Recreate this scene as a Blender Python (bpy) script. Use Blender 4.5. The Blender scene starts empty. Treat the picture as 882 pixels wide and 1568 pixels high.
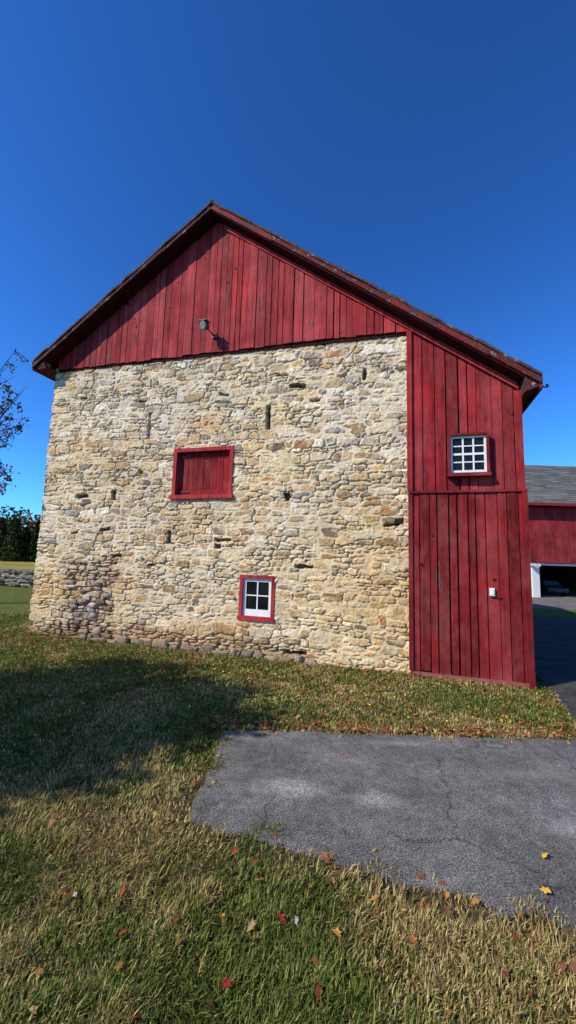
import bpy, math, random
import numpy as np
from mathutils import Vector, Matrix
random.seed(7); rng=np.random.default_rng(11)
sc=bpy.context.scene
COL=bpy.context.collection
# ------------------------------------------------------------------ helpers
LAT=rng.random((256,256))
def vnoise(x,y):
    xi=np.floor(x).astype(int); yi=np.floor(y).astype(int)
    fx=x-xi; fy=y-yi; fx=fx*fx*(3-2*fx); fy=fy*fy*(3-2*fy)
    a=LAT[xi&255,yi&255]; b=LAT[(xi+1)&255,yi&255]; c=LAT[xi&255,(yi+1)&255]; d=LAT[(xi+1)&255,(yi+1)&255]
    return (a*(1-fx)+b*fx)*(1-fy)+(c*(1-fx)+d*fx)*fy
def fbm(x,y,o=4):
    s=0;a=.5;t=0
    for i in range(o):
        s=s+a*vnoise(x+i*17.3,y+i*9.1); t+=a; a*=.5; x=x*2.03; y=y*2.03
    return s/t
def np_mesh(name,verts,faces,mat,cols=None,parent=None,smooth=False,k=4):
    """faces: (n,k) int array"""
    me=bpy.data.meshes.new(name); verts=np.asarray(verts,dtype=np.float32); faces=np.asarray(faces,dtype=np.int32)
    nf=len(faces); k=faces.shape[1]
    me.vertices.add(len(verts)); me.vertices.foreach_set("co",verts.ravel())
    me.loops.add(nf*k); me.loops.foreach_set("vertex_index",faces.ravel())
    me.polygons.add(nf); me.polygons.foreach_set("loop_start",np.arange(0,nf*k,k,dtype=np.int32))
    me.polygons.foreach_set("loop_total",np.full(nf,k,dtype=np.int32))
    if smooth: me.polygons.foreach_set("use_smooth",np.ones(nf,dtype=bool))
    me.update(calc_edges=True)
    if cols is not None:
        at=me.color_attributes.new("col","FLOAT_COLOR","POINT")
        c4=np.ones((len(verts),4),dtype=np.float32); c4[:,:3]=cols; at.data.foreach_set("color",c4.ravel())
    me.materials.append(mat)
    ob=bpy.data.objects.new(name,me); COL.objects.link(ob)
    if parent: ob.parent=parent
    return ob
class MB:
    def __init__(s): s.v=[]; s.f=[]; s.c=[]
    def poly(s,pts,c=(1,1,1)):
        i=len(s.v); s.v+= [tuple(p) for p in pts]; s.c+=[c]*len(pts); s.f.append(tuple(range(i,i+len(pts))))
    def prism(s,pts2,v0,v1,c=(1,1,1)):
        """pts2: (u,z) polygon CCW seen from front (-v); extruded from v0(front) to v1"""
        n=len(pts2); i=len(s.v)
        s.v+=[(p[0],v0,p[1]) for p in pts2]+[(p[0],v1,p[1]) for p in pts2]; s.c+=[c]*(2*n)
        s.f.append(tuple(range(i,i+n))); s.f.append(tuple(range(i+2*n-1,i+n-1,-1)))
        for a in range(n):
            b=(a+1)%n; s.f.append((i+b,i+a,i+n+a,i+n+b))
    def box(s,u0,u1,v0,v1,z0,z1,c=(1,1,1)): s.prism([(u0,z0),(u1,z0),(u1,z1),(u0,z1)],v0,v1,c)
    def tube(s,pts,rad,seg=6,c=(1,1,1)):
        pts=[Vector(p) for p in pts]; base=len(s.v)
        for j,p in enumerate(pts):
            d=(pts[min(j+1,len(pts)-1)]-pts[max(j-1,0)]); d.normalize()
            a=d.orthogonal().normalized(); b=d.cross(a)
            for q in range(seg):
                t=2*math.pi*q/seg; s.v.append(tuple(p+(a*math.cos(t)+b*math.sin(t))*rad[j])); s.c.append(c)
        for j in range(len(pts)-1):
            for q in range(seg):
                r=(q+1)%seg; s.f.append((base+j*seg+q,base+j*seg+r,base+(j+1)*seg+r,base+(j+1)*seg+q))
        s.f.append(tuple(base+q for q in range(seg))[::-1]); s.f.append(tuple(base+(len(pts)-1)*seg+q for q in range(seg)))
    def obj(s,name,mat,parent=None,smooth=False,bevel=0):
        me=bpy.data.meshes.new(name); me.from_pydata(s.v,[],s.f); me.update()
        at=me.color_attributes.new("col","FLOAT_COLOR","POINT")
        c4=np.ones((len(s.v),4),dtype=np.float32); c4[:,:3]=np.array(s.c); at.data.foreach_set("color",c4.ravel())
        me.materials.append(mat)
        if smooth:
            for p in me.polygons: p.use_smooth=True
        ob=bpy.data.objects.new(name,me); COL.objects.link(ob)
        if parent: ob.parent=parent
        if bevel:
            m=ob.modifiers.new("b","BEVEL"); m.width=bevel; m.segments=2
        return ob
def empty(name,loc=(0,0,0),rz=0):
    o=bpy.data.objects.new(name,None); COL.objects.link(o); o.location=loc; o.rotation_euler=(0,0,rz); return o
# ------------------------------------------------------------------ materials
class NT:
    def __init__(s,name):
        s.m=bpy.data.materials.new(name); s.m.use_nodes=True; s.t=s.m.node_tree; s.b=s.t.nodes["Principled BSDF"]
        s.tc=s.t.nodes.new("ShaderNodeTexCoord")
    def n(s,t,**k):
        x=s.t.nodes.new(t)
        for a,b in k.items(): setattr(x,a,b)
        return x
    def l(s,a,b): s.t.links.new(a,b)
    def noise(s,scale,detail=5,rough=.6,vec=(1,1,1),coord="Object",dist=0):
        mp=s.n("ShaderNodeMapping"); mp.inputs["Scale"].default_value=vec; s.l(s.tc.outputs[coord],mp.inputs[0])
        x=s.n("ShaderNodeTexNoise"); x.inputs["Scale"].default_value=scale; x.inputs["Detail"].default_value=detail; x.inputs["Roughness"].default_value=rough; x.inputs["Distortion"].default_value=dist
        s.l(mp.outputs[0],x.inputs["Vector"]); return x.outputs["Fac"]
    def ramp(s,fac,stops):
        r=s.n("ShaderNodeValToRGB"); e=r.color_ramp.elements
        while len(e)<len(stops): e.new(.5)
        for i,(p,c) in enumerate(stops):
            e[i].position=p; e[i].color=(c if isinstance(c,tuple) else (c,c,c))+(1,)
        s.l(fac,r.inputs[0]); return r.outputs[0]
    def mix(s,fac,a,b,mode="MIX"):
        x=s.n("ShaderNodeMix",data_type="RGBA",blend_type=mode)
        for sock,val in ((x.inputs[0],fac),(x.inputs[6],a),(x.inputs[7],b)):
            if isinstance(val,bpy.types.NodeSocket): s.l(val,sock)
            elif isinstance(val,tuple): sock.default_value=val+(1,)
            else: sock.default_value=val
        return x.outputs[2]
    def attr(s):
        a=s.n("ShaderNodeAttribute"); a.attribute_name="col"; return a.outputs["Color"]
    def bump(s,h,strength=.5,dist=.01):
        b=s.n("ShaderNodeBump"); b.inputs["Strength"].default_value=strength; b.inputs["Distance"].default_value=dist
        s.l(h,b.inputs["Height"]); s.l(b.outputs[0],s.b.inputs["Normal"])
    def fin(s,col,rough=.85,spec=.25):
        if isinstance(col,tuple): s.b.inputs["Base Color"].default_value=col+(1,)
        else: s.l(col,s.b.inputs["Base Color"])
        s.b.inputs["Roughness"].default_value=rough; s.b.inputs["Specular IOR Level"].default_value=spec
        return s.m
def M_stone():
    s=NT("rubble_stone"); a=s.attr()
    c=s.mix(1.0,a,s.ramp(s.noise(20,8,.78),[(.28,.60),(.5,1.),(.72,1.30)]),"MULTIPLY")
    c=s.mix(1.0,c,s.ramp(s.noise(80,3,.7),[(.3,.70),(.7,1.24)]),"MULTIPLY")
    s.bump(s.noise(50,8,.75),.9,.014); return s.fin(c,.95,.1)
def M_siding(name="weathered_red_boards",peel=.575):
    s=NT(name); a=s.attr()
    st=s.noise(15,8,.75,(1,1,.045))
    c=s.mix(1.0,a,s.ramp(st,[(.30,.22),(.42,.76),(.55,1.1),(.75,1.6)]),"MULTIPLY")
    c=s.mix(s.ramp(s.noise(2.4,7,.75,(1,1,.5)),[(.45,0.),(.66,.55)]),c,(.36,.080,.070))
    c=s.mix(1.0,c,s.ramp(s.noise(1.2,6,.7),[(.3,.55),(.7,1.25)]),"MULTIPLY")
    pm=s.ramp(s.noise(5,9,.82,(1,1,.22)),[(peel,.0),(peel+.04,.9)])
    wood=s.ramp(st,[(.25,(.018,.010,.009)),(.5,(.07,.030,.026)),(.70,(.26,.17,.145))])
    c=s.mix(pm,c,wood)
    kn=s.ramp(s.noise(7,2,.5,(1,1,.8)),[(.72,0.),(.75,1.)]); c=s.mix(kn,c,(.02,.010,.010))
    s.bump(st,.8,.008); return s.fin(c,.8,.10)
def M_rake():
    s=NT("peeling_rake_boards"); a=s.attr()
    st=s.noise(8,8,.8)
    c=s.mix(s.ramp(s.noise(4,6,.7),[(.42,0.),(.60,1.)]),a,(.10,.036,.028))
    c=s.mix(1.0,c,s.ramp(s.noise(25,5,.7),[(.3,.45),(.7,1.3)]),"MULTIPLY")
    c=s.mix(s.ramp(st,[(.585,0.),(.61,1.)]),c,(.34,.26,.21))
    s.bump(s.noise(30,5,.7),.8,.02); return s.fin(c,.85,.2)
def M_simple(name,col,var=.25,scale=12,rough=.8,spec=.25,b=.3):
    s=NT(name); c=s.mix(1.0,col,s.ramp(s.noise(scale,6,.65),[(.25,1-var),(.75,1+var)]),"MULTIPLY")
    s.bump(s.noise(scale*4,4,.6),b,.004); return s.fin(c,rough,spec)
def M_attr(name,rough=.8,spec=.2,transl=0.,var=.2,scale=20):
    s=NT(name); c=s.mix(1.0,s.attr(),s.ramp(s.noise(scale,4,.6),[(.25,1-var),(.75,1+var)]),"MULTIPLY"); m=s.fin(c,rough,spec)
    if transl:
        t=s.n("ShaderNodeBsdfTranslucent"); s.l(c,t.inputs[0]); mx=s.n("ShaderNodeMixShader"); mx.inputs[0].default_value=transl
        s.l(s.b.outputs[0],mx.inputs[1]); s.l(t.outputs[0],mx.inputs[2]); s.l(mx.outputs[0],s.t.nodes["Material Output"].inputs[0])
    return m
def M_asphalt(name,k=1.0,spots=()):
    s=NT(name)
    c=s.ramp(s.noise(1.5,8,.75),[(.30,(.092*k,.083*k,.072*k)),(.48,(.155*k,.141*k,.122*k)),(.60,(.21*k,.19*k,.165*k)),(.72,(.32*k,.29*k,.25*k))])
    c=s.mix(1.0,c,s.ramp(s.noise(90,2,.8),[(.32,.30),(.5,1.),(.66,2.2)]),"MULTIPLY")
    c=s.mix(1.0,c,s.ramp(s.noise(14,6,.75),[(.3,.64),(.7,1.24)]),"MULTIPLY")
    v=s.n("ShaderNodeTexVoronoi",feature="DISTANCE_TO_EDGE"); v.inputs["Scale"].default_value=.62
    nz=s.n("ShaderNodeTexNoise"); nz.inputs["Scale"].default_value=2.6; nz.inputs["Detail"].default_value=8; nz.inputs["Roughness"].default_value=.7
    s.l(s.tc.outputs["Object"],nz.inputs["Vector"])
    va=s.n("ShaderNodeMix",data_type="RGBA",blend_type="LINEAR_LIGHT"); va.inputs[0].default_value=.25
    s.l(s.tc.outputs["Object"],va.inputs[6]); s.l(nz.outputs["Color"],va.inputs[7]); s.l(va.outputs[2],v.inputs["Vector"])
    cr=s.ramp(v.outputs["Distance"],[(.0,1.),(.0075,0.)])
    crk=s.mix(1.0,cr,s.ramp(s.noise(1.2,2,.5),[(.44,0.),(.54,.85)]),"MULTIPLY")
    c=s.mix(crk,c,(.04,.035,.03))
    c=s.mix(s.ramp(s.noise(3.2,9,.82,(1,1,1),"Object",.8),[(.58,0.),(.70,.75)]),c,(.38*k,.345*k,.30*k))
    gn=s.noise(9,8,.8)
    for (X,Y,rx,ry,st) in spots:   # worn spots where the aggregate shows
        mp=s.n("ShaderNodeMapping",vector_type="POINT"); mp.inputs["Location"].default_value=(-X/rx,-Y/ry,0); mp.inputs["Scale"].default_value=(1/rx,1/ry,0); s.l(s.tc.outputs["Object"],mp.inputs[0])
        ln=s.n("ShaderNodeVectorMath",operation="LENGTH"); s.l(mp.outputs[0],ln.inputs[0])
        ad=s.n("ShaderNodeMath",operation="MULTIPLY_ADD"); s.l(gn,ad.inputs[0]); ad.inputs[1].default_value=2.6; s.l(ln.outputs["Value"],ad.inputs[2])
        f=s.ramp(s_half(s,ad.outputs[0]),[(.55,st),(.95,0.)])
        c=s.mix(f,c,s.mix(1.0,(.44,.40,.34),s.ramp(s.noise(60,2,.8),[(.35,.40),(.65,1.5)]),"MULTIPLY"))
    c=s.mix(s.ramp(s.noise(6,8,.8),[(.66,0.),(.74,.6)]),c,(.15,.11,.075))
    s.bump(s.noise(90,3,.8),1.,.014); return s.fin(c,.95,.12)
def s_half(s,x):
    m=s.n("ShaderNodeMath",operation="MULTIPLY"); s.l(x,m.inputs[0]); m.inputs[1].default_value=.4; return m.outputs[0]
def M_ground():
    s=NT("lawn_soil_and_field")
    c=s.ramp(s.noise(2.2,7,.7),[(.3,(.05,.050,.018)),(.5,(.115,.088,.04)),(.7,(.21,.14,.07))])
    c=s.mix(1.0,c,s.ramp(s.noise(45,5,.8),[(.3,.45),(.7,1.4)]),"MULTIPLY")
    sx=s.n("ShaderNodeSeparateXYZ"); s.l(s.tc.outputs["Object"],sx.inputs[0])
    mg=s.n("ShaderNodeMapRange"); mg.inputs[1].default_value=9; mg.inputs[2].default_value=12; s.l(sx.outputs["Y"],mg.inputs[0])
    c=s.mix(mg.outputs[0],c,s.mix(1.0,s.ramp(s.noise(1.5,6,.7),[(.3,(.08,.11,.02)),(.6,(.15,.155,.035)),(.75,(.24,.20,.06))]),s.ramp(s.noise(30,5,.8),[(.3,.5),(.7,1.4)]),"MULTIPLY"))
    mr=s.n("ShaderNodeMapRange"); mr.inputs[1].default_value=24; mr.inputs[2].default_value=34; s.l(sx.outputs["Y"],mr.inputs[0])
    f=s.ramp(s.noise(.12,5,.6),[(.35,(.22,.19,.035)),(.65,(.38,.29,.08))])
    c=s.mix(mr.outputs[0],c,f)
    s.bump(s.noise(60,4,.8),1.,.02); return s.fin(c,.95,.05)
stone=M_stone(); siding=M_siding(); rake=M_rake()
red=M_simple("red_trim_paint",(.28,.022,.026),.3,9,.6,.3)
dkred=M_simple("dark_red_soffit",(.035,.009,.008),.4,6,.9,.05)
white=M_simple("white_window_paint",(.80,.75,.66),.12,15,.5,.3)
dark=M_simple("dark_interior",(.012,.012,.012),.2,5,.9,.05)
metal=M_simple("aged_metal",(.07,.075,.07),.3,20,.5,.4)
black=M_simple("black_metal",(.02,.02,.02),.2,20,.4,.5)
gl=NT("window_glass"); glass=gl.fin(gl.ramp(gl.noise(3,3,.5),[(.3,(.006,.007,.007)),(.7,(.015,.016,.016))]),.12,.18)
# ------------------------------------------------------------------ frame of the barn
PL=Vector((-5.6227,8.9122,0)); PR=Vector((3.6765,6.0718,0)); E=(PR-PL).normalized(); ANG=math.atan2(E.y,E.x)
INW=Vector((-E.y,E.x,0))
DEP=8.6
barn=empty("stone_barn",PL,ANG)
def top_l(u): return 6.15+(u+.33)*.666
def top_r(u): return 9.12-(u-4.13)*.758
UA=4.13; ZA=9.12
def top(u): return top_l(u) if u<UA else top_r(u)
UR=9.72; US=8.05
# ------------------------------------------------------------------ stone wall
def stone_field(W,Z0,Z1,res,seed,feat=True):
    r=np.random.default_rng(seed)
    nu=int(W/res)+1; nz=int((Z1-Z0)/res)+1
    u=np.linspace(0,W,nu); z=np.linspace(Z0,Z1,nz); UU,ZZ=np.meshgrid(u,z)
    wu=UU+(fbm(UU*3.1,ZZ*3.1,3)-.5)*.10+(fbm(UU*15,ZZ*15,3)-.5)*.055
    wz=ZZ+(fbm(UU*1.7+40,ZZ*3.3+9,3)-.5)*.12+(fbm(UU*13+7,ZZ*17,3)-.5)*.040
    F1=np.full(UU.shape,9.);F2=np.full(UU.shape,9.);ID=np.zeros(UU.shape,int);SH=np.full(UU.shape,.1)
    seeds=[]; zc=Z0-.1
    while zc<Z1+.2:
        h=r.choice([r.uniform(.050,.080),r.uniform(.075,.11),r.uniform(.11,.16)],p=[.32,.43,.25]); uc=-.3-r.uniform(0,.3)
        while uc<W+.4:
            big=r.random()<.10
            hh=h*(r.uniform(1.3,1.9) if big else r.uniform(.6,1.12)); w=(h*.65+.035)*r.uniform(1.1,4.0)
            if uc<.5: w*=1.3
            seeds.append((uc+w/2,zc+h/2+r.uniform(-.24,.24)*h,w*(1.12 if big else 1),hh,r.uniform(-.10,.10)))
            if r.random()<.22: seeds.append((uc+r.uniform(0,w),zc+r.uniform(-.1,.1)*h,h*r.uniform(.6,1.2),h*r.uniform(.25,.45),r.uniform(-.2,.2)))
            uc+=w*.96
        zc+=h*.95
    for i,(su,sz,w,h,ang) in enumerate(seeds):
        R=1.8; ru=w/2*R+.08; rz=h/2*R+.08
        a=max(int((su-ru)/res),0); b=min(int((su+ru)/res)+2,nu); c=max(int((sz-rz-Z0)/res),0); d=min(int((sz+rz-Z0)/res)+2,nz)
        if a>=b or c>=d: continue
        du=wu[c:d,a:b]-su; dz=wz[c:d,a:b]-sz
        ca,sa=math.cos(ang),math.sin(ang); p=du*ca+dz*sa; q=-du*sa+dz*ca
        D=((np.abs(p)/(w/2))**3.6+(np.abs(q)/(h/2))**3.6)**(1/3.6)
        f1=F1[c:d,a:b]; f2=F2[c:d,a:b]; m=D<f1
        f2[:]=np.where(m,f1,np.minimum(f2,D)); ID[c:d,a:b][m]=i; SH[c:d,a:b][m]=h; f1[:]=np.where(m,D,f1)
    F2=np.minimum(F2,1.9)
    edge=(F2-F1)*SH*.36
    n=len(seeds)
    pal=np.array([(.58,.42,.24),(.67,.53,.35),(.52,.35,.18),(.40,.32,.23),(.74,.63,.46),(.36,.23,.12),(.60,.40,.18),(.32,.27,.22),(.50,.26,.12),(.64,.48,.27),(.24,.17,.12)])
    pr=np.array([.17,.16,.14,.09,.11,.08,.13,.04,.04,.06,.04]); pr/=pr.sum()
    sc_=pal[r.choice(len(pal),n,p=pr)]*r.uniform(.74,1.14,(n,1))
    hh=r.uniform(.002,.020,n)
    mw=.0045+.012*fbm(UU*2+3,ZZ*2,3)
    t=np.clip((edge-mw)/.015,0,1); t=t*t*(3-2*t)
    rough=(fbm(UU*26,ZZ*26,4)-.5)
    H=t*(hh[ID]+rough*.024)+(1-t)*(rough*.012)
    mort=np.stack([np.full(UU.shape,.72),np.full(UU.shape,.575),np.full(UU.shape,.395)],-1)*(0.80+.34*fbm(UU*5,ZZ*5,3))[...,None]
    C=sc_[ID]*(.68+.68*fbm(UU*16+3,ZZ*26,4))[...,None]
    sm=np.clip((fbm(UU*8+11,ZZ*10+4,4)-.47)*6,0,.8)
    tt=np.clip(t*1.3,0,1)*(1-sm*.65)
    C=mort*(1-tt[...,None])+C*tt[...,None]
    oj=np.clip((fbm(UU*2.9+31,ZZ*4.4+5,4)-.485)*12,0,1)*np.clip(1-edge/.009,0,1)
    H=H-oj*.034; C=C*(1-.70*oj[...,None])
    g=fbm(UU*.7+3,ZZ*.8+8,3)
    warm=np.clip((g-.38)*3,0,1)[...,None]
    C=C*(1-warm*np.array([0.0,.06,.20]))
    C=C*(.90+.32*fbm(UU*1.1+50,ZZ*1.1,3))[...,None]
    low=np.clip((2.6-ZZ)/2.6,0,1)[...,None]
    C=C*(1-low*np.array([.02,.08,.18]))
    if feat:
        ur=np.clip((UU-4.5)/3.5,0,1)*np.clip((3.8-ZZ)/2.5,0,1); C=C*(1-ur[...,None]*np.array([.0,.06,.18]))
        for (cu,cz,ru,rz,k) in [(4.1,4.42,.35,.2,.8),(3.6,3.2,.5,.4,.25),(3.2,.25,.7,.2,.55),(2.5,1.0,.4,.3,.35),(4.2,.35,.5,.2,.5),(3.9,2.3,.4,.3,.4),(6.6,5.6,.5,.3,.4),(2.2,1.4,.3,.3,.4),(5.0,.45,.4,.12,.6),(7.3,1.5,.5,.4,.3),(.4,1.0,.3,.3,.35),(2.4,3.3,.25,.15,.4)]:
            m=np.exp(-((UU-cu)/ru)**2-((ZZ-cz)/rz)**2)*k*(.4+.9*fbm(UU*6,ZZ*6,2)); m=np.clip(m,0,.9)[...,None]
            C=C*(1-m)+C*np.array([.95,.62,.40])*m
        rb=np.clip(1.25-np.maximum(np.abs(UU-1.45)/.62,np.abs(ZZ-.72)/.78)+(fbm(UU*5,ZZ*5,2)-.5)*.5,0,.25)*4
        jo=rb*np.clip(1-edge/.014,0,1); H=H-jo*.06
        C=C*(1-rb[...,None]*.5*np.array([.30,.42,.34]))*(1-.7*jo[...,None])
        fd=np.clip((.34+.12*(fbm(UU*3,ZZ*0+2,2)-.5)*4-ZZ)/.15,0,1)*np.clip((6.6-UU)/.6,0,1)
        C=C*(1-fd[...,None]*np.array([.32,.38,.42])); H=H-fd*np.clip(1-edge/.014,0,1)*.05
        for (cu,cz,ru,rz) in [(1.09,3.01,.13,.026),(3.40,2.15,.040,.09),(3.42,2.03,.10,.018),(4.57,2.09,.13,.026),(4.50,1.98,.05,.04),(7.86,2.47,.06,.045),(7.72,2.42,.11,.02),(1.95,3.02,.055,.09),(2.15,1.72,.10,.028),(1.8,2.3,.10,.03),(5.85,2.95,.045,.07),(6.35,4.75,.08,.022),(6.0,5.05,.13,.03),(7.25,5.15,.025,.09),(6.2,1.65,.13,.02),(4.45,5.05,.07,.022),(2.6,3.5,.045,.03),(6.1,.12,.16,.022),(3.0,1.6,.08,.02),(.9,5.3,.08,.018),(2.5,5.1,.09,.022),(1.0,2.2,.08,.02),(5.7,5.3,.10,.02)]:
            m=np.clip(1.3-np.maximum(np.abs(wu-cu)/ru,np.abs(wz-cz)/rz),0,1); m=np.clip(m*3,0,1)
            H=H-m*.09; C=C*(1-.78*m[...,None])
        ck=np.exp(-((UU-(7.0+.12*np.sin(ZZ*9)))/.012)**2)*np.clip((ZZ-4.9)*3,0,1); H-=ck*.02; C*=(1-.4*ck[...,None])
        for (cu,z0,z1,w) in [(2.72,4.22,4.80,.043),(5.42,4.24,4.74,.048)]:
            m=((np.abs(UU-cu)<w*(1+.6*(fbm(UU*0+cu,ZZ*6,2)-.5)))&(ZZ>z0)&(ZZ<z1)).astype(float)
            H=H-m*.24; C=C*(1-.88*m[...,None])
    return UU,ZZ,H,C
def stone_obj(name,W,Z0,Z1,res,seed,openings=(),feat=True,ztop=None,parent=barn):
    UU,ZZ,H,C=stone_field(W,Z0,Z1,res,seed,feat)
    nz,nu=UU.shape
    V=np.stack([UU,-H,ZZ],-1)
    if feat:
        V[...,0]-=np.clip(.3-UU,0,.3)/.3*(.06*np.clip((2.5-ZZ)/2.5,0,1)+.05*(fbm(ZZ*6,ZZ*0,3)-.5)*2)
    idx=np.arange(nz*nu).reshape(nz,nu)
    Fq=np.stack([idx[:-1,:-1],idx[:-1,1:],idx[1:,1:],idx[1:,:-1]],-1)
    cu=(UU[:-1,:-1]+UU[1:,1:])/2; cz=(ZZ[:-1,:-1]+ZZ[1:,1:])/2
    keep=np.ones(cu.shape,bool)
    for (a,b,c,d) in openings: keep&=~((cu>a)&(cu<b)&(cz>c)&(cz<d))
    Fq=Fq[keep]
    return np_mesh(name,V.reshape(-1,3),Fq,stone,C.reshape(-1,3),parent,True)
SHU=(3.39,4.73,2.92,3.96); W1=(4.98,5.67,.67,1.46)
stone_obj("stone_gable_wall",US+.02,-.12,6.12,.0105,5,[SHU,W1])
ls=stone_obj("stone_side_wall",DEP,-.12,6.12,.03,9,feat=False); ls.rotation_euler=(0,0,-math.pi/2); ls.location=(0,DEP,0)
mb=MB()
for (a,b,c,d) in [(.05,3.3,-.1,6.0),(3.3,4.82,-.1,2.85),(3.3,4.82,4.02,6.0),(4.82,4.9,-.1,6.0),(4.9,5.75,-.1,.6),(4.9,5.75,1.53,6.0),(5.75,8.0,-.1,6.0)]:
    mb.box(a,b,.26,.42,c,d)
mb.obj("wall_core",stone,barn)
mb=MB()
for (a,b,c,d) in [SHU,W1]:
    mb.box(a-.02,b+.02,.30,.33,c-.02,d+.02)
mb.obj("opening_backs",dark,barn)
mb=MB()
for (a,b,c,d) in [SHU,W1]:
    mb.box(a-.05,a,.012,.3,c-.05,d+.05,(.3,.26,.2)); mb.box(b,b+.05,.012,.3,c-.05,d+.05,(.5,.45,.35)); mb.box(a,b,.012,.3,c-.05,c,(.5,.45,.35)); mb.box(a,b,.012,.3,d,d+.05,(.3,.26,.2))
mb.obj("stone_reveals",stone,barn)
def boulder(mb,cx,cy,cz,rx,ry,rz,col,seg=9):
    base=len(mb.v); rings=6
    for j in range(rings+1):
        t=math.pi*j/rings
        for q in range(seg):
            p=2*math.pi*q/seg; k=1+.38*(random.random()-.5)
            x,y,z=math.sin(t)*math.cos(p),math.sin(t)*math.sin(p),math.cos(t)
            f=lambda s:math.copysign(abs(s)**.7,s)
            mb.v.append((cx+rx*f(x)*k,cy+ry*f(y)*k,cz+rz*f(z)*(k*.5+.5))); mb.c.append(col)
    for j in range(rings):
        for q in range(seg):
            r=(q+1)%seg; mb.f.append((base+j*seg+q,base+(j+1)*seg+q,base+(j+1)*seg+r,base+j*seg+r))
mb=MB()
u=1.4
while u<6.4:
    w=random.uniform(.05,.2)
    g=random.uniform(.6,1.0); col=random.choice([(.40,.30,.20),(.38,.27,.16),(.44,.34,.24),(.28,.20,.14)])
    boulder(mb,u+w,-.01-random.uniform(0,.05),random.uniform(-.02,.05),w,.07,random.uniform(.04,.11),tuple(x*g for x in col)); u+=w*random.uniform(1.6,2.6)
for i in range(26):
    boulder(mb,random.uniform(.9,2.0),-.01,random.uniform(.05,1.35),random.uniform(.05,.12),.045,random.uniform(.03,.06),random.choice([(.50,.43,.34),(.2,.14,.11),(.3,.22,.17),(.42,.28,.19)]))
mb.obj("foundation_stones",stone,barn,smooth=False)
# ------------------------------------------------------------------ siding
def boards(mb,u0,u1,zb,zt,v,wr,base,th=.022,jb=.02,gap=.015):
    u=u0
    while u<u1-.01:
        w=random.uniform(*wr); e=min(u+w,u1)
        if u1-e<.06: e=u1
        g_=gap*random.choice([.5,1,1,1.7]); a,b=u+g_/2,e-g_/2; dv=random.uniform(-.010,.010); j=random.uniform(-jb,jb)
        k=random.uniform(.60,1.18); hue=random.uniform(-.1,.3)
        c=(base[0]*k,base[1]*k*(1+hue),base[2]*k*(1+hue))
        pts=[(a,zb(a)+j),(b,zb(b)+j+random.uniform(-.01,.01)),(b,zt(b))]
        if a<UA<b: pts.append((UA,zt(UA)))
        pts.append((a,zt(a))); mb.prism(pts,v+dv,v+dv+th,c); u=e
GV=-.055
mb=MB()
RB=(.40,.036,.036)
boards(mb,.10,US,lambda u:6.05-.0225*u,lambda u:top(u)-.20,GV,(.11,.24),RB,jb=.018)
mb.obj("gable_siding",siding,barn)
mb=MB()
boards(mb,US+.01,UR,lambda u:2.94-.003*u,lambda u:top(u)-.20,-.035,(.13,.23),(.32,.021,.022),jb=.0)
mb.obj("lean_to_upper_siding",siding,barn)
mb=MB()
boards(mb,US-.02,UR+.03,lambda u:.085-(u-US)*.03,lambda u:2.945,-.085,(.10,.19),(.24,.016,.016),jb=.025)
mb.obj("lean_to_lower_siding",siding,barn)
mb=MB()
mb.prism([(.1,6.0),(US,5.8),(US,top(US)-.21),(UA,ZA-.21),(.1,top(.1)-.21)],-.028,.1)
mb.prism([(US,0),(UR-.01,0),(UR-.01,top(UR)-.21),(US,top(US)-.21)],.005,.1)
mb.prism([(0,0),(UR,0),(UR,top(UR)-.21),(UA,ZA-.21),(0,top(0)-.21)],DEP-.1,DEP)
mb.prism([(US-.02,0.02),(UR+.02,.02),(UR+.02,2.93),(US-.02,2.93)],-.055,.0)
mb.obj("siding_backing",dkred,barn)
mb=MB()
v=0.0
while v<DEP:
    w=random.uniform(.18,.26); e=min(v+w,DEP)
    k=random.uniform(.8,1.1)
    mb.box(UR-.02,UR+.012+random.uniform(0,.006),v+.004,e-.004,.03,top(UR)-.2,(.24*k,.018*k,.022*k)); v=e
mb.obj("side_siding",siding,barn)
mb=MB()
mb.box(US-.06,US+.025,-.07,-.037,2.96,5.93,(.34,.024,.025))
mb.box(US-.045,US+.02,-.105,-.04,.08,2.93,(.2,.014,.015))
mb.box(US-.03,UR+.05,-.115,-.04,2.93,2.965,(.2,.014,.016))
mb.box(UR-.035,UR+.03,-.062,-.036,2.97,top(UR)-.22,(.28,.018,.02))
mb.box(UR-.03,UR+.045,-.112,-.06,.0,2.92,(.2,.013,.014))
mb.obj("corner_boards",siding,barn)
mb=MB()
z0=lambda u: top_r(u)-.20
mb.prism([(4.3,z0(4.3)-.10),(9.70,z0(9.70)-.10),(9.70,z0(9.70)+.0),(4.3,z0(4.3)+.0)],GV-.035,GV-.012,(.44,.034,.036))
mb.obj("rake_trim",siding,barn)
mb=MB(); mb.box(US,UR+.04,-.10,-.0,-.05,.07); mb.obj("lean_to_sill",M_simple("pinkish_concrete_sill",(.27,.08,.065),.5,10),barn)
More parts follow.
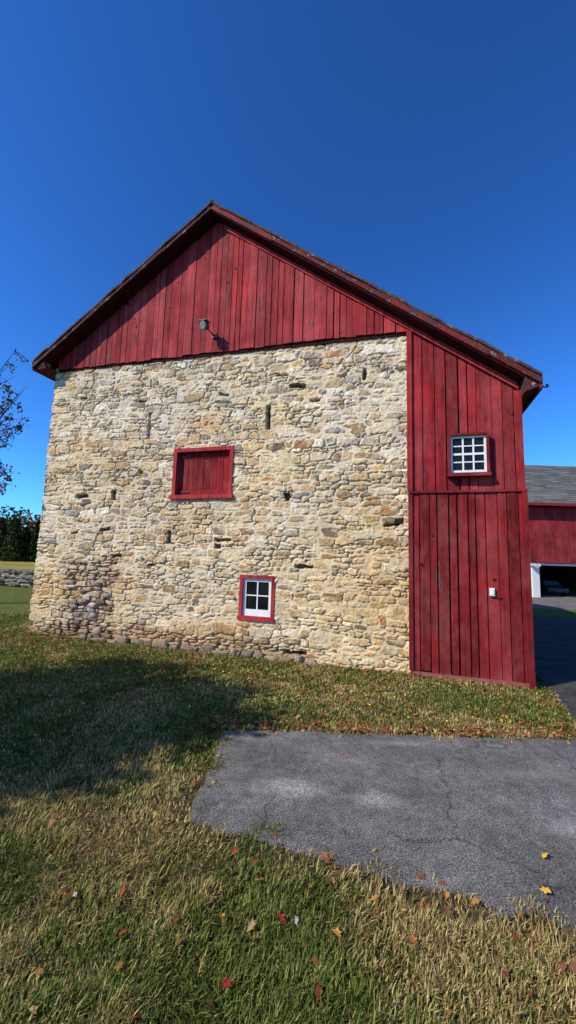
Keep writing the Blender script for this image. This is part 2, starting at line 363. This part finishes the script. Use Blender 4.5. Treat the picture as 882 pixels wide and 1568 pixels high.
# ------------------------------------------------------------------ roof
OV=.36
s=NT("weathered_shingle_edge"); c=s.ramp(s.noise(8,8,.8),[(.3,(.030,.022,.02)),(.5,(.085,.052,.04)),(.59,(.14,.085,.065)),(.62,(.36,.30,.25))]); s.bump(s.noise(30,4,.7),.8,.02); shingle_edge=s.fin(c,.9,.15)
def roof_side(name,ua,ub,fn,rc):
    top_m=MB(); rk=MB(); sof=MB()
    us=[ua]; sg=1 if ub>ua else -1
    while abs(us[-1]-ub)>.35: us.append(us[-1]+sg*random.uniform(.06,.3))
    us.append(ub)
    jt=[random.uniform(-.010,.016) for _ in us]; jf=[random.uniform(-.016,.016) for _ in us]
    for i in range(len(us)-1):
        a,b=us[i],us[i+1]
        top_m.poly([(a,-OV-.02+jf[i],fn(a)+jt[i]),(b,-OV-.02+jf[i+1],fn(b)+jt[i+1]),(b,DEP+.25,fn(b)),(a,DEP+.25,fn(a))])
        top_m.poly([(a,-OV-.02+jf[i],fn(a)+jt[i]-.05),(b,-OV-.02+jf[i+1],fn(b)+jt[i+1]-.05),(b,-OV-.02+jf[i+1],fn(b)+jt[i+1]),(a,-OV-.02+jf[i],fn(a)+jt[i])])
        top_m.poly([(a,-OV-.02+jf[i],fn(a)+jt[i]-.05),(b,-OV-.02+jf[i+1],fn(b)+jt[i+1]-.05),(b,-OV+.06,fn(b)-.037),(a,-OV+.06,fn(a)-.037)])
    L=ub-ua; k=0
    while k<1:
        st=random.uniform(.2,.4); e=min(k+st,1); a=ua+L*k; b=ua+L*e; dz=random.uniform(-.014,.014); lo,hi=min(a,b),max(a,b)
        rk.prism([(lo+.003,fn(lo)-.155+dz),(hi-.003,fn(hi)-.155+dz),(hi-.003,fn(hi)-.038),(lo+.003,fn(lo)-.038)],-OV+random.uniform(-.006,.006),-OV+.03,random.choice(rc))
        k=e
    lo,hi=min(ua,ub),max(ua,ub)
    sof.prism([(lo,fn(lo)-.19),(hi,fn(hi)-.19),(hi,fn(hi)-.04),(lo,fn(lo)-.04)],-OV+.035,DEP+.24)
    top_m.obj(name+"_shingles",shingle_edge,barn); rk.obj(name+"_rake_board",rake,barn); sof.obj(name+"_soffit",dkred,barn)
roof_side("left_roof",-.33,UA,top_l,[(.08,.012,.012),(.12,.014,.015),(.06,.012,.012)]); roof_side("right_roof",UA,9.96,top_r,[(.28,.024,.024),(.18,.016,.016),(.33,.026,.028)])
mb=MB()
mb.tube([(UA,-OV-.03,ZA),(UA,DEP+.26,ZA)],[.035,.035],8); mb.obj("ridge_cap",shingle_edge,barn)
mb=MB()
mb.box(-.31,.02,-OV+.05,DEP+.2,5.98,6.05,(.10,.012,.014)); mb.box(-.35,-.31,-OV+.02,DEP+.2,5.96,6.11,(.2,.016,.02))
mb.prism([(-.30,6.05),(-.02,6.05),(-.02,6.16),(-.30,5.98)],-OV+.04,-.1,(.12,.012,.014))
mb.prism([(9.74,4.46),(9.93,4.52),(9.93,4.56),(9.74,4.70)],-OV+.04,DEP,(.12,.012,.014))
mb.box(9.93,9.97,-OV+.02,DEP+.2,4.47,4.66,(.2,.016,.02))
mb.obj("eave_boards",rake,barn)
mb=MB(); mb.tube([(9.93,-.2,4.62),(10.03,-.22,4.53),(10.08,-.22,4.56)],[.010,.010,.010],6); mb.tube([(10.06,-.22,4.53),(10.06,-.22,4.58)],[.022,.016],8); mb.obj("wire_insulator",metal,barn)
# ------------------------------------------------------------------ shutter door
a,b,c,d=SHU
mb=MB()
FC=(.42,.034,.036)
mb.box(a,a+.075,-.03,.12,c,d,FC); mb.box(b-.075,b,-.03,.12,c,d,FC); mb.box(a+.075,b-.075,-.03,.12,d-.075,d,FC); mb.box(a-.03,b+.03,-.06,.12,c-.01,c+.07,FC)
mb.obj("shutter_frame",siding,barn)
mb=MB(); uu=a+.08
while uu<b-.085:
    e=min(uu+random.uniform(.10,.16),b-.08); k=random.uniform(.7,1.1); mb.box(uu+.005,e-.005,.085+random.uniform(-.004,.004),.11,c+.2,d-.20,(.26*k,.018*k,.02*k)); uu=e
for q in range(3):
    mb.box(a+.08,b-.08,.072+.004*(q%2),.11,c+.082+q*.038,c+.114+q*.038,(.30,.02,.022)); mb.box(a+.08,b-.08,.072+.004*(q%2),.11,d-.197+q*.038,d-.165+q*.038,(.30,.02,.022))
mb.box(a+.08,a+.15,.064,.1,c+.2,d-.2,(.26,.018,.02)); mb.box(b-.15,b-.08,.064,.1,c+.2,d-.2,(.26,.018,.02))
mb.obj("shutter_door",siding,barn)
mb=MB(); mb.box(a+.05,a+.35,.055,.067,c+.13,c+.155); mb.box(a+.05,a+.35,.055,.067,d-.16,d-.135); mb.obj("shutter_hinges",black,barn)
# ------------------------------------------------------------------ windows
def window(prefix,a,b,c,d,vf,cols,rows,fr,sash,bot,redcol):
    mb=MB()
    mb.box(a,a+fr,vf-.03,vf+.10,c,d,redcol); mb.box(b-fr,b,vf-.03,vf+.10,c,d,redcol); mb.box(a+fr,b-fr,vf-.03,vf+.10,d-fr,d,redcol); mb.box(a-.015,b+.015,vf-.05,vf+.10,c-.03,c+fr*.7,redcol)
    mb.obj(prefix+"_frame",siding,barn)
    A,B,Cc,D=a+fr,b-fr,c+fr*.7,d-fr; v0=vf+.015
    mb=MB(); mb.box(A,A+sash,v0,v0+.03,Cc,D); mb.box(B-sash,B,v0,v0+.03,Cc,D); mb.box(A+sash,B-sash,v0,v0+.03,D-sash,D); mb.box(A+sash,B-sash,v0,v0+.03,Cc,Cc+bot)
    ga,gb,gc,gd=A+sash,B-sash,Cc+bot,D-sash
    for i in range(1,cols):
        x=ga+(gb-ga)*i/cols; mb.box(x-.012,x+.012,v0+.004,v0+.028,gc,gd)
    for j in range(1,rows):
        z=gc+(gd-gc)*j/rows; w=.018 if j==rows//2 and rows>2 else .010
        for i in range(cols):
            x0=ga+(gb-ga)*i/cols+(.012 if i else 0); x1=ga+(gb-ga)*(i+1)/cols-(.012 if i<cols-1 else 0)
            mb.box(x0,x1,v0+.005,v0+.027,z-w,z+w)
    mb.obj(prefix+"_sash",white,barn,bevel=.002)
    mb=MB(); mb.box(ga,gb,v0+.022,v0+.026,gc,gd); mb.obj(prefix+"_glass",glass,barn)
window("stone_window",4.98,5.67,.67,1.46,.01,2,2,.062,.06,.12,(.44,.032,.034))
window("lean_to_window",8.64,9.245,3.22,3.90,-.115,3,4,.035,.034,.05,(.20,.014,.015))
mb=MB(); mb.box(9.195,9.265,-.125,-.085,1.31,1.43); mb.box(9.21,9.25,-.135,-.125,1.33,1.41); mb.obj("outlet_cover",white,barn,bevel=.004)
mb=MB()
mb.box(4.16,4.28,-.11,-.07,6.24,6.31); mb.tube([(4.22,-.11,6.28),(4.2,-.22,6.29),(4.14,-.27,6.34)],[.016,.014,.014],8)
mb.tube([(4.13,-.24,6.42),(4.11,-.30,6.40),(4.09,-.37,6.37)],[.05,.075,.095],10); mb.tube([(4.16,-.26,6.34),(4.12,-.27,6.38)],[.025,.035],8)
mb.box(4.0,4.19,-.40,-.26,6.465,6.48)
mb.obj("flood_light",metal,barn,bevel=.003)
mb=MB(); mb.tube([(4.09,-.371,6.369),(4.088,-.378,6.366)],[.08,.075],10); mb.obj("flood_light_lens",M_simple("lens",(.20,.22,.20),.2,10,.2,.5),barn)
# ------------------------------------------------------------------ asphalt
def noisy(poly,amp,step=.05,seed=0):
    out=[]; n=len(poly)
    for i in range(n):
        a=np.array(poly[i]); b=np.array(poly[(i+1)%n]); L=np.linalg.norm(b-a); m=max(1,int(L/step)); nr=np.array([b[1]-a[1],a[0]-b[0]])/max(L,1e-6)
        for j in range(m):
            p=a+(b-a)*j/m; q=(float(fbm(np.array(p[0]*6+seed),np.array(p[1]*6),4))-.5)*2*amp
            out.append(tuple(p+nr*q))
    return out
P1=[(-.58,4.26),(-.1,4.31),(.33,4.33),(1.28,4.30),(2.14,4.27),(2.7,4.30),(3.09,4.36),(3.38,4.6),(9,4.6),(14,4.5),(14,2),(9,1.2),(4.2,.7),(2.6,1.55),(1.56,2.17),(1.29,2.25),(1.01,2.34),(.67,2.46),(.38,2.56),(-.11,2.75),(-.40,2.80),(-.60,2.88),(-.64,3.0),(-.62,3.15),(-.56,3.64),(-.60,4.0)]
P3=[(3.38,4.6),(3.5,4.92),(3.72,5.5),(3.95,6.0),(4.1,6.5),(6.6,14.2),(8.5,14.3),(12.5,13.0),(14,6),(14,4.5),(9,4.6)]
P2=[(7.5,17.8),(12,16.6),(20,14.5),(34,13),(34,40),(9,40),(8.0,24)]
def sheet(mb,poly,z):
    n=len(poly); i=len(mb.v); mb.v+=[(x,y,z) for x,y in poly]+[(x,y,-.03) for x,y in poly]; mb.c+=[(1,1,1)]*(2*n); mb.f.append(tuple(range(i,i+n)))
    for a in range(n): b=(a+1)%n; mb.f.append((i+a,i+n+a,i+n+b,i+b))
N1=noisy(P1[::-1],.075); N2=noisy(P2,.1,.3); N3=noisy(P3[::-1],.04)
import bmesh
def asph(name,polys,mat,z):
    mb=MB()
    for p in polys: sheet(mb,p,z)
    ob=mb.obj(name,mat); bm=bmesh.new(); bm.from_mesh(ob.data); bmesh.ops.triangulate(bm,faces=[f for f in bm.faces if len(f.verts)>4]); bmesh.ops.recalc_face_normals(bm,faces=bm.faces); bm.to_mesh(ob.data); bm.free()
SP=[(.08,3.30,.36,.16,.85),(.72,3.18,.22,.14,.8),(2.05,2.9,.25,.12,.7),(1.2,4.1,.5,.07,.5),(2.2,3.6,.5,.15,.35)]
asph("asphalt_pad",[N1],M_asphalt("old_asphalt",1.08,SP),.012); asph("driveway",[N2],M_asphalt("old_asphalt_far",1.1),.012); asph("side_driveway",[N3],M_asphalt("shade_darkened_asphalt",.45),.007)  # side drive asphalt coloured darker to deepen the barn's shadow over it
# ------------------------------------------------------------------ ground
gx=np.concatenate([[-900,-300,-120,-60],np.linspace(-25,25,120),[60,120,300,900]]); gy=np.concatenate([[-300,-60,-10],np.linspace(-2,26,90),[34,50,80,140,300,900]])
GX,GY=np.meshgrid(gx,gy); GZ=(fbm(GX*.8+90,GY*.8+30,3)-.5)*.03-.012
GZ=np.where(GY>30,0,GZ); idx=np.arange(GX.size).reshape(GX.shape)
np_mesh("ground",np.stack([GX,GY,GZ],-1).reshape(-1,3),np.stack([idx[:-1,:-1],idx[:-1,1:],idx[1:,1:],idx[1:,:-1]],-1).reshape(-1,4),M_ground(),smooth=True)
# ------------------------------------------------------------------ grass
def inpoly(x,y,poly):
    r=np.zeros(x.shape,bool); n=len(poly)
    for i in range(n):
        x1,y1=poly[i]; x2,y2=poly[(i+1)%n]
        if y1==y2: continue
        c=((y1>y)!=(y2>y))&(x<(x2-x1)*(y-y1)/(y2-y1)+x1); r^=c
    return r
def polydist(x,y,poly):
    d=np.full(x.shape,9.); n=len(poly)
    for i in range(n):
        a=np.array(poly[i]); b=np.array(poly[(i+1)%n]); e=b-a; L=(e@e)+1e-9
        t=np.clip(((x-a[0])*e[0]+(y-a[1])*e[1])/L,0,1); d=np.minimum(d,np.hypot(x-a[0]-t*e[0],y-a[1]-t*e[1]))
    return d
N=360000
uy=rng.random(N); y=(1.05**.6+uy*(11.5**.6-1.05**.6))**(1/.6); x=(rng.random(N)*2-1)*(.88*y+.15)
uu=(x-PL.x)*E.x+(y-PL.y)*E.y; vv=(x-PL.x)*INW.x+(y-PL.y)*INW.y
ins=inpoly(x,y,N1)|inpoly(x,y,P3); dist=polydist(x,y,P1)
clp=fbm(x*7,y*7,3)
bare=(~ins)&(dist<.15)&(y<3.5)&(rng.random(N)<.72)
keep=~((uu>-.02)&(uu<9.8)&(vv>-.03))&(~ins|((dist<.09*np.clip(clp*4-1.5,0,1.6))&(rng.random(N)<.5)))&~(vv>3)&~bare
x,y,uu,vv,dist=x[keep],y[keep],uu[keep],vv[keep],dist[keep]; n=len(x)
clump=fbm(x*5.2,y*5.2,3); patch=fbm(x*1.3+60,y*1.3+20,4); fine=fbm(x*9+5,y*9,2)
hgt=(.010+.046*np.clip(clump*1.6-.28,0,1)+.018*rng.random(n))*(1+.5*(rng.random(n)<.05)); hgt*=np.where(y>4.2,.95,1)
wid=(.0022+.0022*rng.random(n))*np.clip(y/2.6,.85,2.6)
az=rng.random(n)*2*np.pi*.8+fbm(x*2.5,y*2.5+70,2)*7; lean=rng.random(n)**.8*1.35+.1
dx,dy=np.cos(az),np.sin(az); px,py=-dy,dx
def P(t,w,l): return np.stack([x+dx*hgt*l+px*wid*w,y+dy*hgt*l+py*wid*w,-.008+hgt*t],-1)
h1=np.cos(lean*.5)*.55; l1=np.sin(lean*.5)*.55; h2=h1+np.cos(lean*1.15)*.5; l2=l1+np.sin(lean*1.15)*.5
V=np.stack([P(0,-1,0),P(0,1,0),P(h1,.8,l1),P(h1,-.8,l1),P(h2,.12,l2),P(h2,-.12,l2)],1).reshape(-1,3)
b6=(np.arange(n)*6)[:,None]
Fq=np.concatenate([b6+np.array([[0,1,2,3]]),b6+np.array([[3,2,4,5]])])
pal=np.array([(.085,.13,.018),(.155,.185,.034),(.31,.28,.07),(.58,.45,.17),(.34,.19,.075)])
fringe=np.exp(-dist/.20); right=np.clip((x-.2)/1.0,0,1)*np.clip((2.9-y)/1.0,0,1)
near=np.clip((4.0-y)/1.3,0,1)
dry=np.clip(.13+.16*near+.75*fringe+.5*right+(patch-.5)*2.4+(fine-.5)*1.2,0,1)
r=rng.random(n); ci=np.where(r<dry*.48,3,np.where(r<dry*.80,4,np.where(r<dry*.80+(.30),2,np.where(rng.random(n)<.5,0,1))))
c=pal[ci]*(.6+.75*rng.random(n))[:,None]
c[(rng.random(n)<.006)]=(.6,.55,.35)
cols=np.repeat(c,6,0)
np_mesh("lawn_grass",V,Fq,M_attr("grass_blades",.6,.15,.3,.15,6),cols)
# ------------------------------------------------------------------ fallen leaves
mb=MB()
def leaf(x,y,z,s,col):
    a=random.random()*6.28; ca,sa=math.cos(a),math.sin(a); t1=random.uniform(-.5,.5); t2=random.uniform(-.5,.5)
    shp=[(0,-1.1),(.35,-.55),(.75,-.3),(.45,.1),(.55,.6),(.1,.45),(0,1),(-.2,.5),(-.6,.55),(-.4,.05),(-.8,-.25),(-.3,-.6)]
    pts=[]
    for (p,q) in shp:
        p*=s*.8;q*=s; zz=z+abs(p)*random.uniform(.2,.7)+p*t1+q*t2
        pts.append((x+p*ca-q*sa,y+p*sa+q*ca,max(zz,z-.01)))
    mb.poly(pts,col)
LC=[(.42,.14,.035),(.34,.09,.03),(.50,.22,.05),(.24,.10,.04),(.36,.07,.03),(.46,.28,.12)]
M_=16000
q_=rng.random(M_); U_=rng.uniform(-1,10,M_); d_=np.abs(rng.normal(0,1.1,M_))+.05
XA=PL.x+E.x*U_-INW.x*d_; YA=PL.y+E.y*U_-INW.y*d_
XB=rng.uniform(-.8,4,M_); YB=4.3+np.abs(rng.normal(0,.18,M_)); YC=rng.uniform(1.3,7,M_); XC=rng.uniform(-.85,.85,M_)*YC
X_=np.where(q_<.55,XA,np.where(q_<.75,XB,XC)); Y_=np.where(q_<.55,YA,np.where(q_<.75,YB,YC))
IP=inpoly(X_,Y_,P1)|inpoly(X_,Y_,P3); DD=polydist(X_,Y_,P1); rr_=rng.random(M_)
ok=(Y_>1.2)&~(IP&(rr_<np.where(DD>.12,.985,.6)))&~(~IP&(Y_<3.3)&(DD>.3)&(rr_<.75))
ii=np.nonzero(ok)[0][:3600]
for i in ii:
    k=random.uniform(.6,1.2); c=random.choice(LC); leaf(X_[i],Y_[i],.016 if IP[i] else .030,random.uniform(.014,.032),tuple(v*k for v in c))
for (X,Y,s_,c) in [(1.64,2.63,.035,(.75,.5,.03)),(1.47,2.37,.032,(.7,.42,.04)),(.03,2.15,.03,(.35,.02,.02)),(-1.5,2.2,.03,(.3,.04,.03)),(-.2,1.85,.03,(.4,.02,.02)),(-1.05,2.25,.025,(.5,.42,.34)),(.1,2.15,.022,(.5,.42,.3)),(1.2,2.0,.045,(.25,.11,.05)),(1.35,1.95,.05,(.2,.09,.05))]:
    leaf(X,Y,.03,s_,c)
for i in range(90):
    leaf(random.uniform(-2.5,3),random.uniform(4.6,6.8),.03,.022,(.75,.62,.05))
mb.obj("fallen_leaves",M_attr("dry_leaves",.7,.2,.2,.3,60))
# ------------------------------------------------------------------ trees
def tree(name,base,crown,radii,targets,nlimb,per,ls,cols,spread=.35,trunk_r=.16):
    root=empty(name,base); tr=MB(); lv=[]; lc=[]
    B=Vector((0,0,0)); Cn=Vector(crown)-Vector(base)
    fork=Vector((Cn.x*.2,Cn.y*.2,Cn.z*.42))
    tr.tube([B-Vector((0,0,.1)),B+Vector((.02,.03,.4)),fork*.6+Vector((.06,0,0)),fork,Cn],[trunk_r*1.5,trunk_r*1.05,trunk_r*.9,trunk_r*.8,trunk_r*.3],10)
    T=[Vector(t)-Vector(base) for t in targets]
    while len(T)<nlimb+len(targets):
        d=Vector((random.gauss(0,1),random.gauss(0,1),random.gauss(0,1))).normalized()*random.uniform(.45,1)**.6
        T.append(Cn+Vector((d.x*radii[0],d.y*radii[1],d.z*radii[2])))
    for t in T:
        st=fork.lerp(Cn,random.random()*.9); mid=st.lerp(t,.5)+Vector((random.uniform(-.2,.2),random.uniform(-.2,.2),random.uniform(0,.3)))
        q=mid.lerp(t,.6)+Vector((random.uniform(-.1,.1),random.uniform(-.1,.1),.08))
        tr.tube([st,mid,q,t],[trunk_r*.28,trunk_r*.16,trunk_r*.09,.006],5)
        for k in range(5):
            s0=mid.lerp(t,random.random()); e=s0+Vector((random.gauss(0,1),random.gauss(0,1),random.gauss(0,.7)))*spread
            tr.tube([s0,s0.lerp(e,.5)+Vector((0,0,.04)),e],[.014,.009,.003],4)
            m=per//5; f=rng.random((m,1)); pts=np.array(s0)*(1-f)+np.array(e)*f+rng.normal(0,spread*.30,(m,3)); lv.append(pts)
            cc=np.array(cols)[rng.integers(0,len(cols),m)]*rng.uniform(.6,1.3,(m,1))*rng.uniform(.7,1.2); lc.append(cc)
    tr.obj("trunk_and_limbs",M_simple("bark",(.09,.065,.05),.35,15,.9,.1,.8),root)
    p=np.concatenate(lv); cc=np.concatenate(lc); n=len(p)
    a=rng.normal(size=(n,3)); a/=np.linalg.norm(a,axis=1)[:,None]; b=np.cross(a,rng.normal(size=(n,3))); b/=np.linalg.norm(b,axis=1)[:,None]
    s_=(ls*rng.uniform(.6,1.2,(n,1)))
    V=np.stack([p-a*s_,p+b*s_*.5,p+a*s_,p-b*s_*.5],1).reshape(-1,3)
    np_mesh("foliage",V,np.arange(n*4).reshape(-1,4),M_attr(name+"_leaves",.6,.2,.25,.1,3),np.repeat(cc,4,0),root)
    return root
AC=[(.12,.08,.02),(.16,.07,.02),(.09,.09,.02),(.22,.09,.03)]
TT=[(-8.45,12,7.0),(-8.6,12,6.75),(-8.75,12,6.2),(-8.95,12,8.2),(-8.6,12.2,5.75),(-8.9,12,5.5),(-8.75,12,6.6),(-8.75,12,3.75),(-8.6,12,3.95),(-8.9,12,3.4),(-9.1,12,7.7),(-8.9,12,4.2),(-8.9,12,7.3),(-9.1,12,6.4)]
tree("autumn_tree",(-11.6,12.6,0),(-11.4,12.4,6.2),(2.3,2.3,2.8),TT,34,120,.06,AC,.27)
tree("autumn_tree",(-7.2,2.2,0),(-7.0,2.5,4.0),(2.0,2.0,1.15),[],66,330,.085,AC,.42)
# ------------------------------------------------------------------ distant trees
V=[];Cc=[]
def clump_(cx,cy,cz,rx,rz,n,s,col,cone=False):
    d=rng.normal(size=(n,3)); d/=np.linalg.norm(d,axis=1)[:,None]; rr=rng.random((n,1))**.4; d=d*rr
    if cone:
        t=rng.random(n); z=cz-rz+2*rz*t; rad=rx*(1-t)**.6*(.45+.55*rng.random(n)); an=rng.random(n)*6.283
        p=np.stack([cx+rad*np.cos(an),cy+rad*np.sin(an),z],-1)
    else: p=np.stack([cx+d[:,0]*rx,cy+d[:,1]*rx,cz+d[:,2]*rz],-1)
    a=rng.normal(size=(n,3)); a/=np.linalg.norm(a,axis=1)[:,None]; b=np.cross(a,rng.normal(size=(n,3))); b/=np.linalg.norm(b,axis=1)[:,None]
    s=s*rng.uniform(.5,1.3,(n,1)); V.append(np.stack([p-a*s,p+b*s*.6,p+a*s,p-b*s*.6],1).reshape(-1,3))
    Cc.append(np.repeat(np.array([col])*rng.uniform(.5,1.4,(n,1)),4,0))
xx=-110
while xx<130:
    hgt_=random.uniform(8,12.5); col=random.choice([(.12,.06,.03),(.17,.07,.03),(.09,.07,.025),(.06,.06,.025),(.2,.09,.03)])
    yy=random.uniform(84,92); clump_(xx,yy,hgt_*.5,random.uniform(2.5,4),hgt_*.52,420,.5,col); xx+=random.uniform(1.8,3)
for i in range(24):
    cx=-54+i*1.15+random.uniform(-.5,.5); h=random.choice([random.uniform(4,6),random.uniform(6,8)]); clump_(cx,62+random.uniform(-3,4),h/2,random.uniform(1.2,2.0),h/2,900,.3,random.choice([(.04,.055,.016),(.05,.06,.018),(.09,.06,.02)]),True)
V=np.concatenate(V);Cc=np.concatenate(Cc)
np_mesh("distant_trees",V,np.arange(len(V)).reshape(-1,4),M_attr("distant_foliage",.9,.02,.1,.1,1),Cc)
# ------------------------------------------------------------------ dry stone wall
mb=MB()
A=Vector((-24,23.0,0)); B=Vector((-5.5,17.2,0)); L=(B-A).length; D=(B-A).normalized()
for lay in range(4):
    s_=0
    while s_<L:
        w=random.uniform(.12,.34); q=A+D*(s_+w); z=.10+lay*.2+random.uniform(-.04,.04)
        g=random.uniform(.4,1.0); cc=random.choice([(.42,.34,.26),(.30,.24,.18),(.50,.41,.32),(.20,.16,.12)])
        if lay<3 or random.random()<.6: boulder(mb,q.x,q.y+random.uniform(-.1,.1),z,w,.22,random.uniform(.07,.13),tuple(v*g for v in cc),7)
        s_+=w*1.8
mb.obj("dry_stone_wall",stone)
# ------------------------------------------------------------------ far barn
fb=empty("red_barn",(0,0,0)); FY=22.3; X0,X1=9.5,34
mb=MB(); xx=X0
while xx<X1:
    w=random.uniform(.2,.3); k=random.uniform(.85,1.1); mb.box(xx+.006,xx+w-.006,FY,FY+.03,2.0+random.uniform(-.01,.01),5.30,(.36*k,.028*k,.03*k)); xx+=w
mb.obj("upper_siding",siding,fb)
mb=MB(); mb.box(X0,X1,FY+.03,FY+.2,2.02,5.3); mb.box(X0,X0+.2,FY+.2,FY+9,0,5.4); mb.box(X1-.2,X1,FY+.2,FY+9,0,5.4); mb.box(X0,X1,FY+8.8,FY+9,0,5.4); mb.box(X0,X1,FY+.2,FY+9,2.05,2.2)
mb.prism([(X0,5.4),(X1,5.4),(X1,5.41),(X0,5.41)],FY,FY+9); mb.obj("barn_body",dkred,fb)
mb=MB()
for k,(ya,za,yb,zb) in enumerate([(FY-.45,5.30,FY+4.4,8.72),(FY+9.4,5.3,FY+4.4,8.72)]):
    nr=22
    for i in range(nr):
        f0,f1=i/nr,(i+1)/nr; y0=ya+(yb-ya)*f0; z0_=za+(zb-za)*f0; y1=ya+(yb-ya)*f1; z1_=za+(zb-za)*f1
        xx=X0-.4
        while xx<X1+.4:
            w=random.uniform(.4,.9); e=min(xx+w,X1+.4); g=random.uniform(.7,1.25)
            mb.poly([(xx,y0,z0_+.03),(e,y0,z0_+.03),(e,y1,z1_+.005),(xx,y1,z1_+.005)],(.14*g,.13*g,.115*g)); mb.poly([(xx,y0,z0_),(e,y0,z0_),(e,y0,z0_+.03),(xx,y0,z0_+.03)],(.08*g,.08*g,.08*g)); xx=e
mb.obj("roof",M_attr("slate_roof",.9,.1,0,.3,6),fb)
mb=MB(); mb.box(X0-.4,X1+.4,FY-.47,FY-.44,5.16,5.32); mb.box(X0,X1,FY-.02,FY-.0,1.93,2.0); mb.obj("fascia",red,fb)
mb=MB(); mb.box(X0-.4,X1+.4,FY-.43,FY,5.14,5.16)
mb.obj("eave_soffit",dkred,fb)
mb=MB(); mb.box(13.88,14.30,FY+.02,FY+.35,.0,1.72); mb.box(13.80,14.38,FY,FY+.37,1.72,1.90); mb.box(14.38,X1,FY+.06,FY+.2,1.80,1.90); mb.box(18.6,19.0,FY+.02,FY+.35,0,1.8); mb.box(23.6,24.,FY+.02,FY+.35,0,1.8); mb.obj("white_posts",white,fb,bevel=.01)
mb=MB(); mb.box(X0,13.6,FY+.1,FY+.2,0,1.98,(.2,.018,.02)); mb.box(13.3,13.85,FY+1.2,FY+1.3,0,1.98,(.25,.02,.02)); mb.obj("lower_siding",siding,fb)
mb=MB(); mb.tube([(13.62,FY,2.25),(13.62,FY-.3,2.35),(13.62,FY-.35,2.2)],[.02,.02,.02],6); mb.tube([(13.62,FY-.35,2.22),(13.62,FY-.35,2.12),(13.62,FY-.35,2.02)],[.04,.1,.22],12); mb.obj("barn_lamp",black,fb)
car=empty("parked_car",(16.5,25.0,.0),math.radians(-12)); car.scale=(.66,.66,.62)
mb=MB(); prof=[(-2.15,.35),(2.1,.35),(2.2,.62),(2.12,.80),(1.15,.98),(.45,1.40),(-1.0,1.42),(-1.75,1.02),(-2.15,.95),(-2.22,.6)]
def lay_(s,px,pz):
    k=.86 if pz<1.1 else .66
    return (s*k,-px,pz)
n_=len(prof); mb.v=[lay_(-1,*p) for p in prof]+[lay_(1,*p) for p in prof]; mb.c=[(1,1,1)]*(2*n_)
mb.f=[tuple(range(n_)),tuple(range(2*n_-1,n_-1,-1))]+[(a,(a+1)%n_,n_+(a+1)%n_,n_+a)[::-1] for a in range(n_)]
mb.obj("body",M_simple("car_paint",(.04,.043,.05),.1,3,.25,.6,0),car,bevel=.05)
mb=MB(); mb.poly([(-.66,-1.13,1.02),(.66,-1.13,1.02),(.56,-.52,1.37),(-.56,-.52,1.37)])
for s_ in (-1,1): mb.poly([(s_*.865,-.95,1.0),(s_*.865,1.5,1.0),(s_*.70,.9,1.36),(s_*.70,-.4,1.36)])
mb.obj("windows",M_simple("car_glass",(.12,.15,.18),.2,3,.1,.6,0),car)
mb=MB()
for sx in (-.82,.82):
    for sy in (-1.4,1.35): mb.tube([(sx-.1,sy,.34),(sx+.1,sy,.34)],[.34,.34],18)
mb.obj("wheels",black,car)
mb=MB()
for sx in (-.6,.6): mb.box(sx-.16,sx+.16,-2.22,-2.15,.62,.76)
mb.box(-.3,.3,-2.23,-2.19,.42,.54); mb.obj("headlights_and_plate",metal,car,bevel=.01)
# ------------------------------------------------------------------ light
SA=Vector((-.89,-.456,0)).normalized(); EL=math.radians(38); S=Vector((SA.x*math.cos(EL),SA.y*math.cos(EL),math.sin(EL)))
sl=bpy.data.lights.new("sun","SUN"); sl.energy=5; sl.angle=math.radians(.5); sl.color=(1,.95,.85); so=bpy.data.objects.new("sun",sl); COL.objects.link(so); so.rotation_euler=(S).to_track_quat('Z','Y').to_euler()
w=bpy.data.worlds.new("World"); sc.world=w; w.use_nodes=True; t=w.node_tree; bg=t.nodes["Background"]
sk=t.nodes.new("ShaderNodeTexSky"); sk.sky_type='NISHITA'; sk.sun_disc=False; sk.sun_elevation=EL; sk.sun_rotation=math.atan2(S.x,S.y); sk.ozone_density=5; sk.air_density=1.0; sk.dust_density=.3; sk.altitude=600
ga=t.nodes.new("ShaderNodeGamma"); ga.inputs[1].default_value=1.35
mu=t.nodes.new("ShaderNodeMix"); mu.data_type="RGBA"; mu.blend_type="MULTIPLY"; mu.inputs[0].default_value=1; mu.inputs[7].default_value=(.38,.82,1.16,1)
t.links.new(sk.outputs[0],ga.inputs[0]); t.links.new(ga.outputs[0],mu.inputs[6]); t.links.new(mu.outputs[2],bg.inputs[0]); bg.inputs[1].default_value=.115
# ------------------------------------------------------------------ camera
th=math.atan(70/600); ro=.03
Fv=Vector((0,math.cos(th),math.sin(th))); R0=Vector((1,0,0)); U0=R0.cross(Fv); R=R0*math.cos(ro)+U0*math.sin(ro); U=U0*math.cos(ro)-R0*math.sin(ro)
ca=bpy.data.cameras.new("camera"); ca.sensor_fit='VERTICAL'; ca.sensor_height=24; ca.lens=600/1568*24; ca.clip_end=3000; ca.clip_start=.05
co=bpy.data.objects.new("camera",ca); COL.objects.link(co); m=Matrix((R,U,-Fv)).transposed().to_4x4(); m.translation=(0,0,1.8); co.matrix_world=m; sc.camera=co
sc.view_settings.view_transform='Standard'; sc.view_settings.look='None'; sc.view_settings.exposure=0
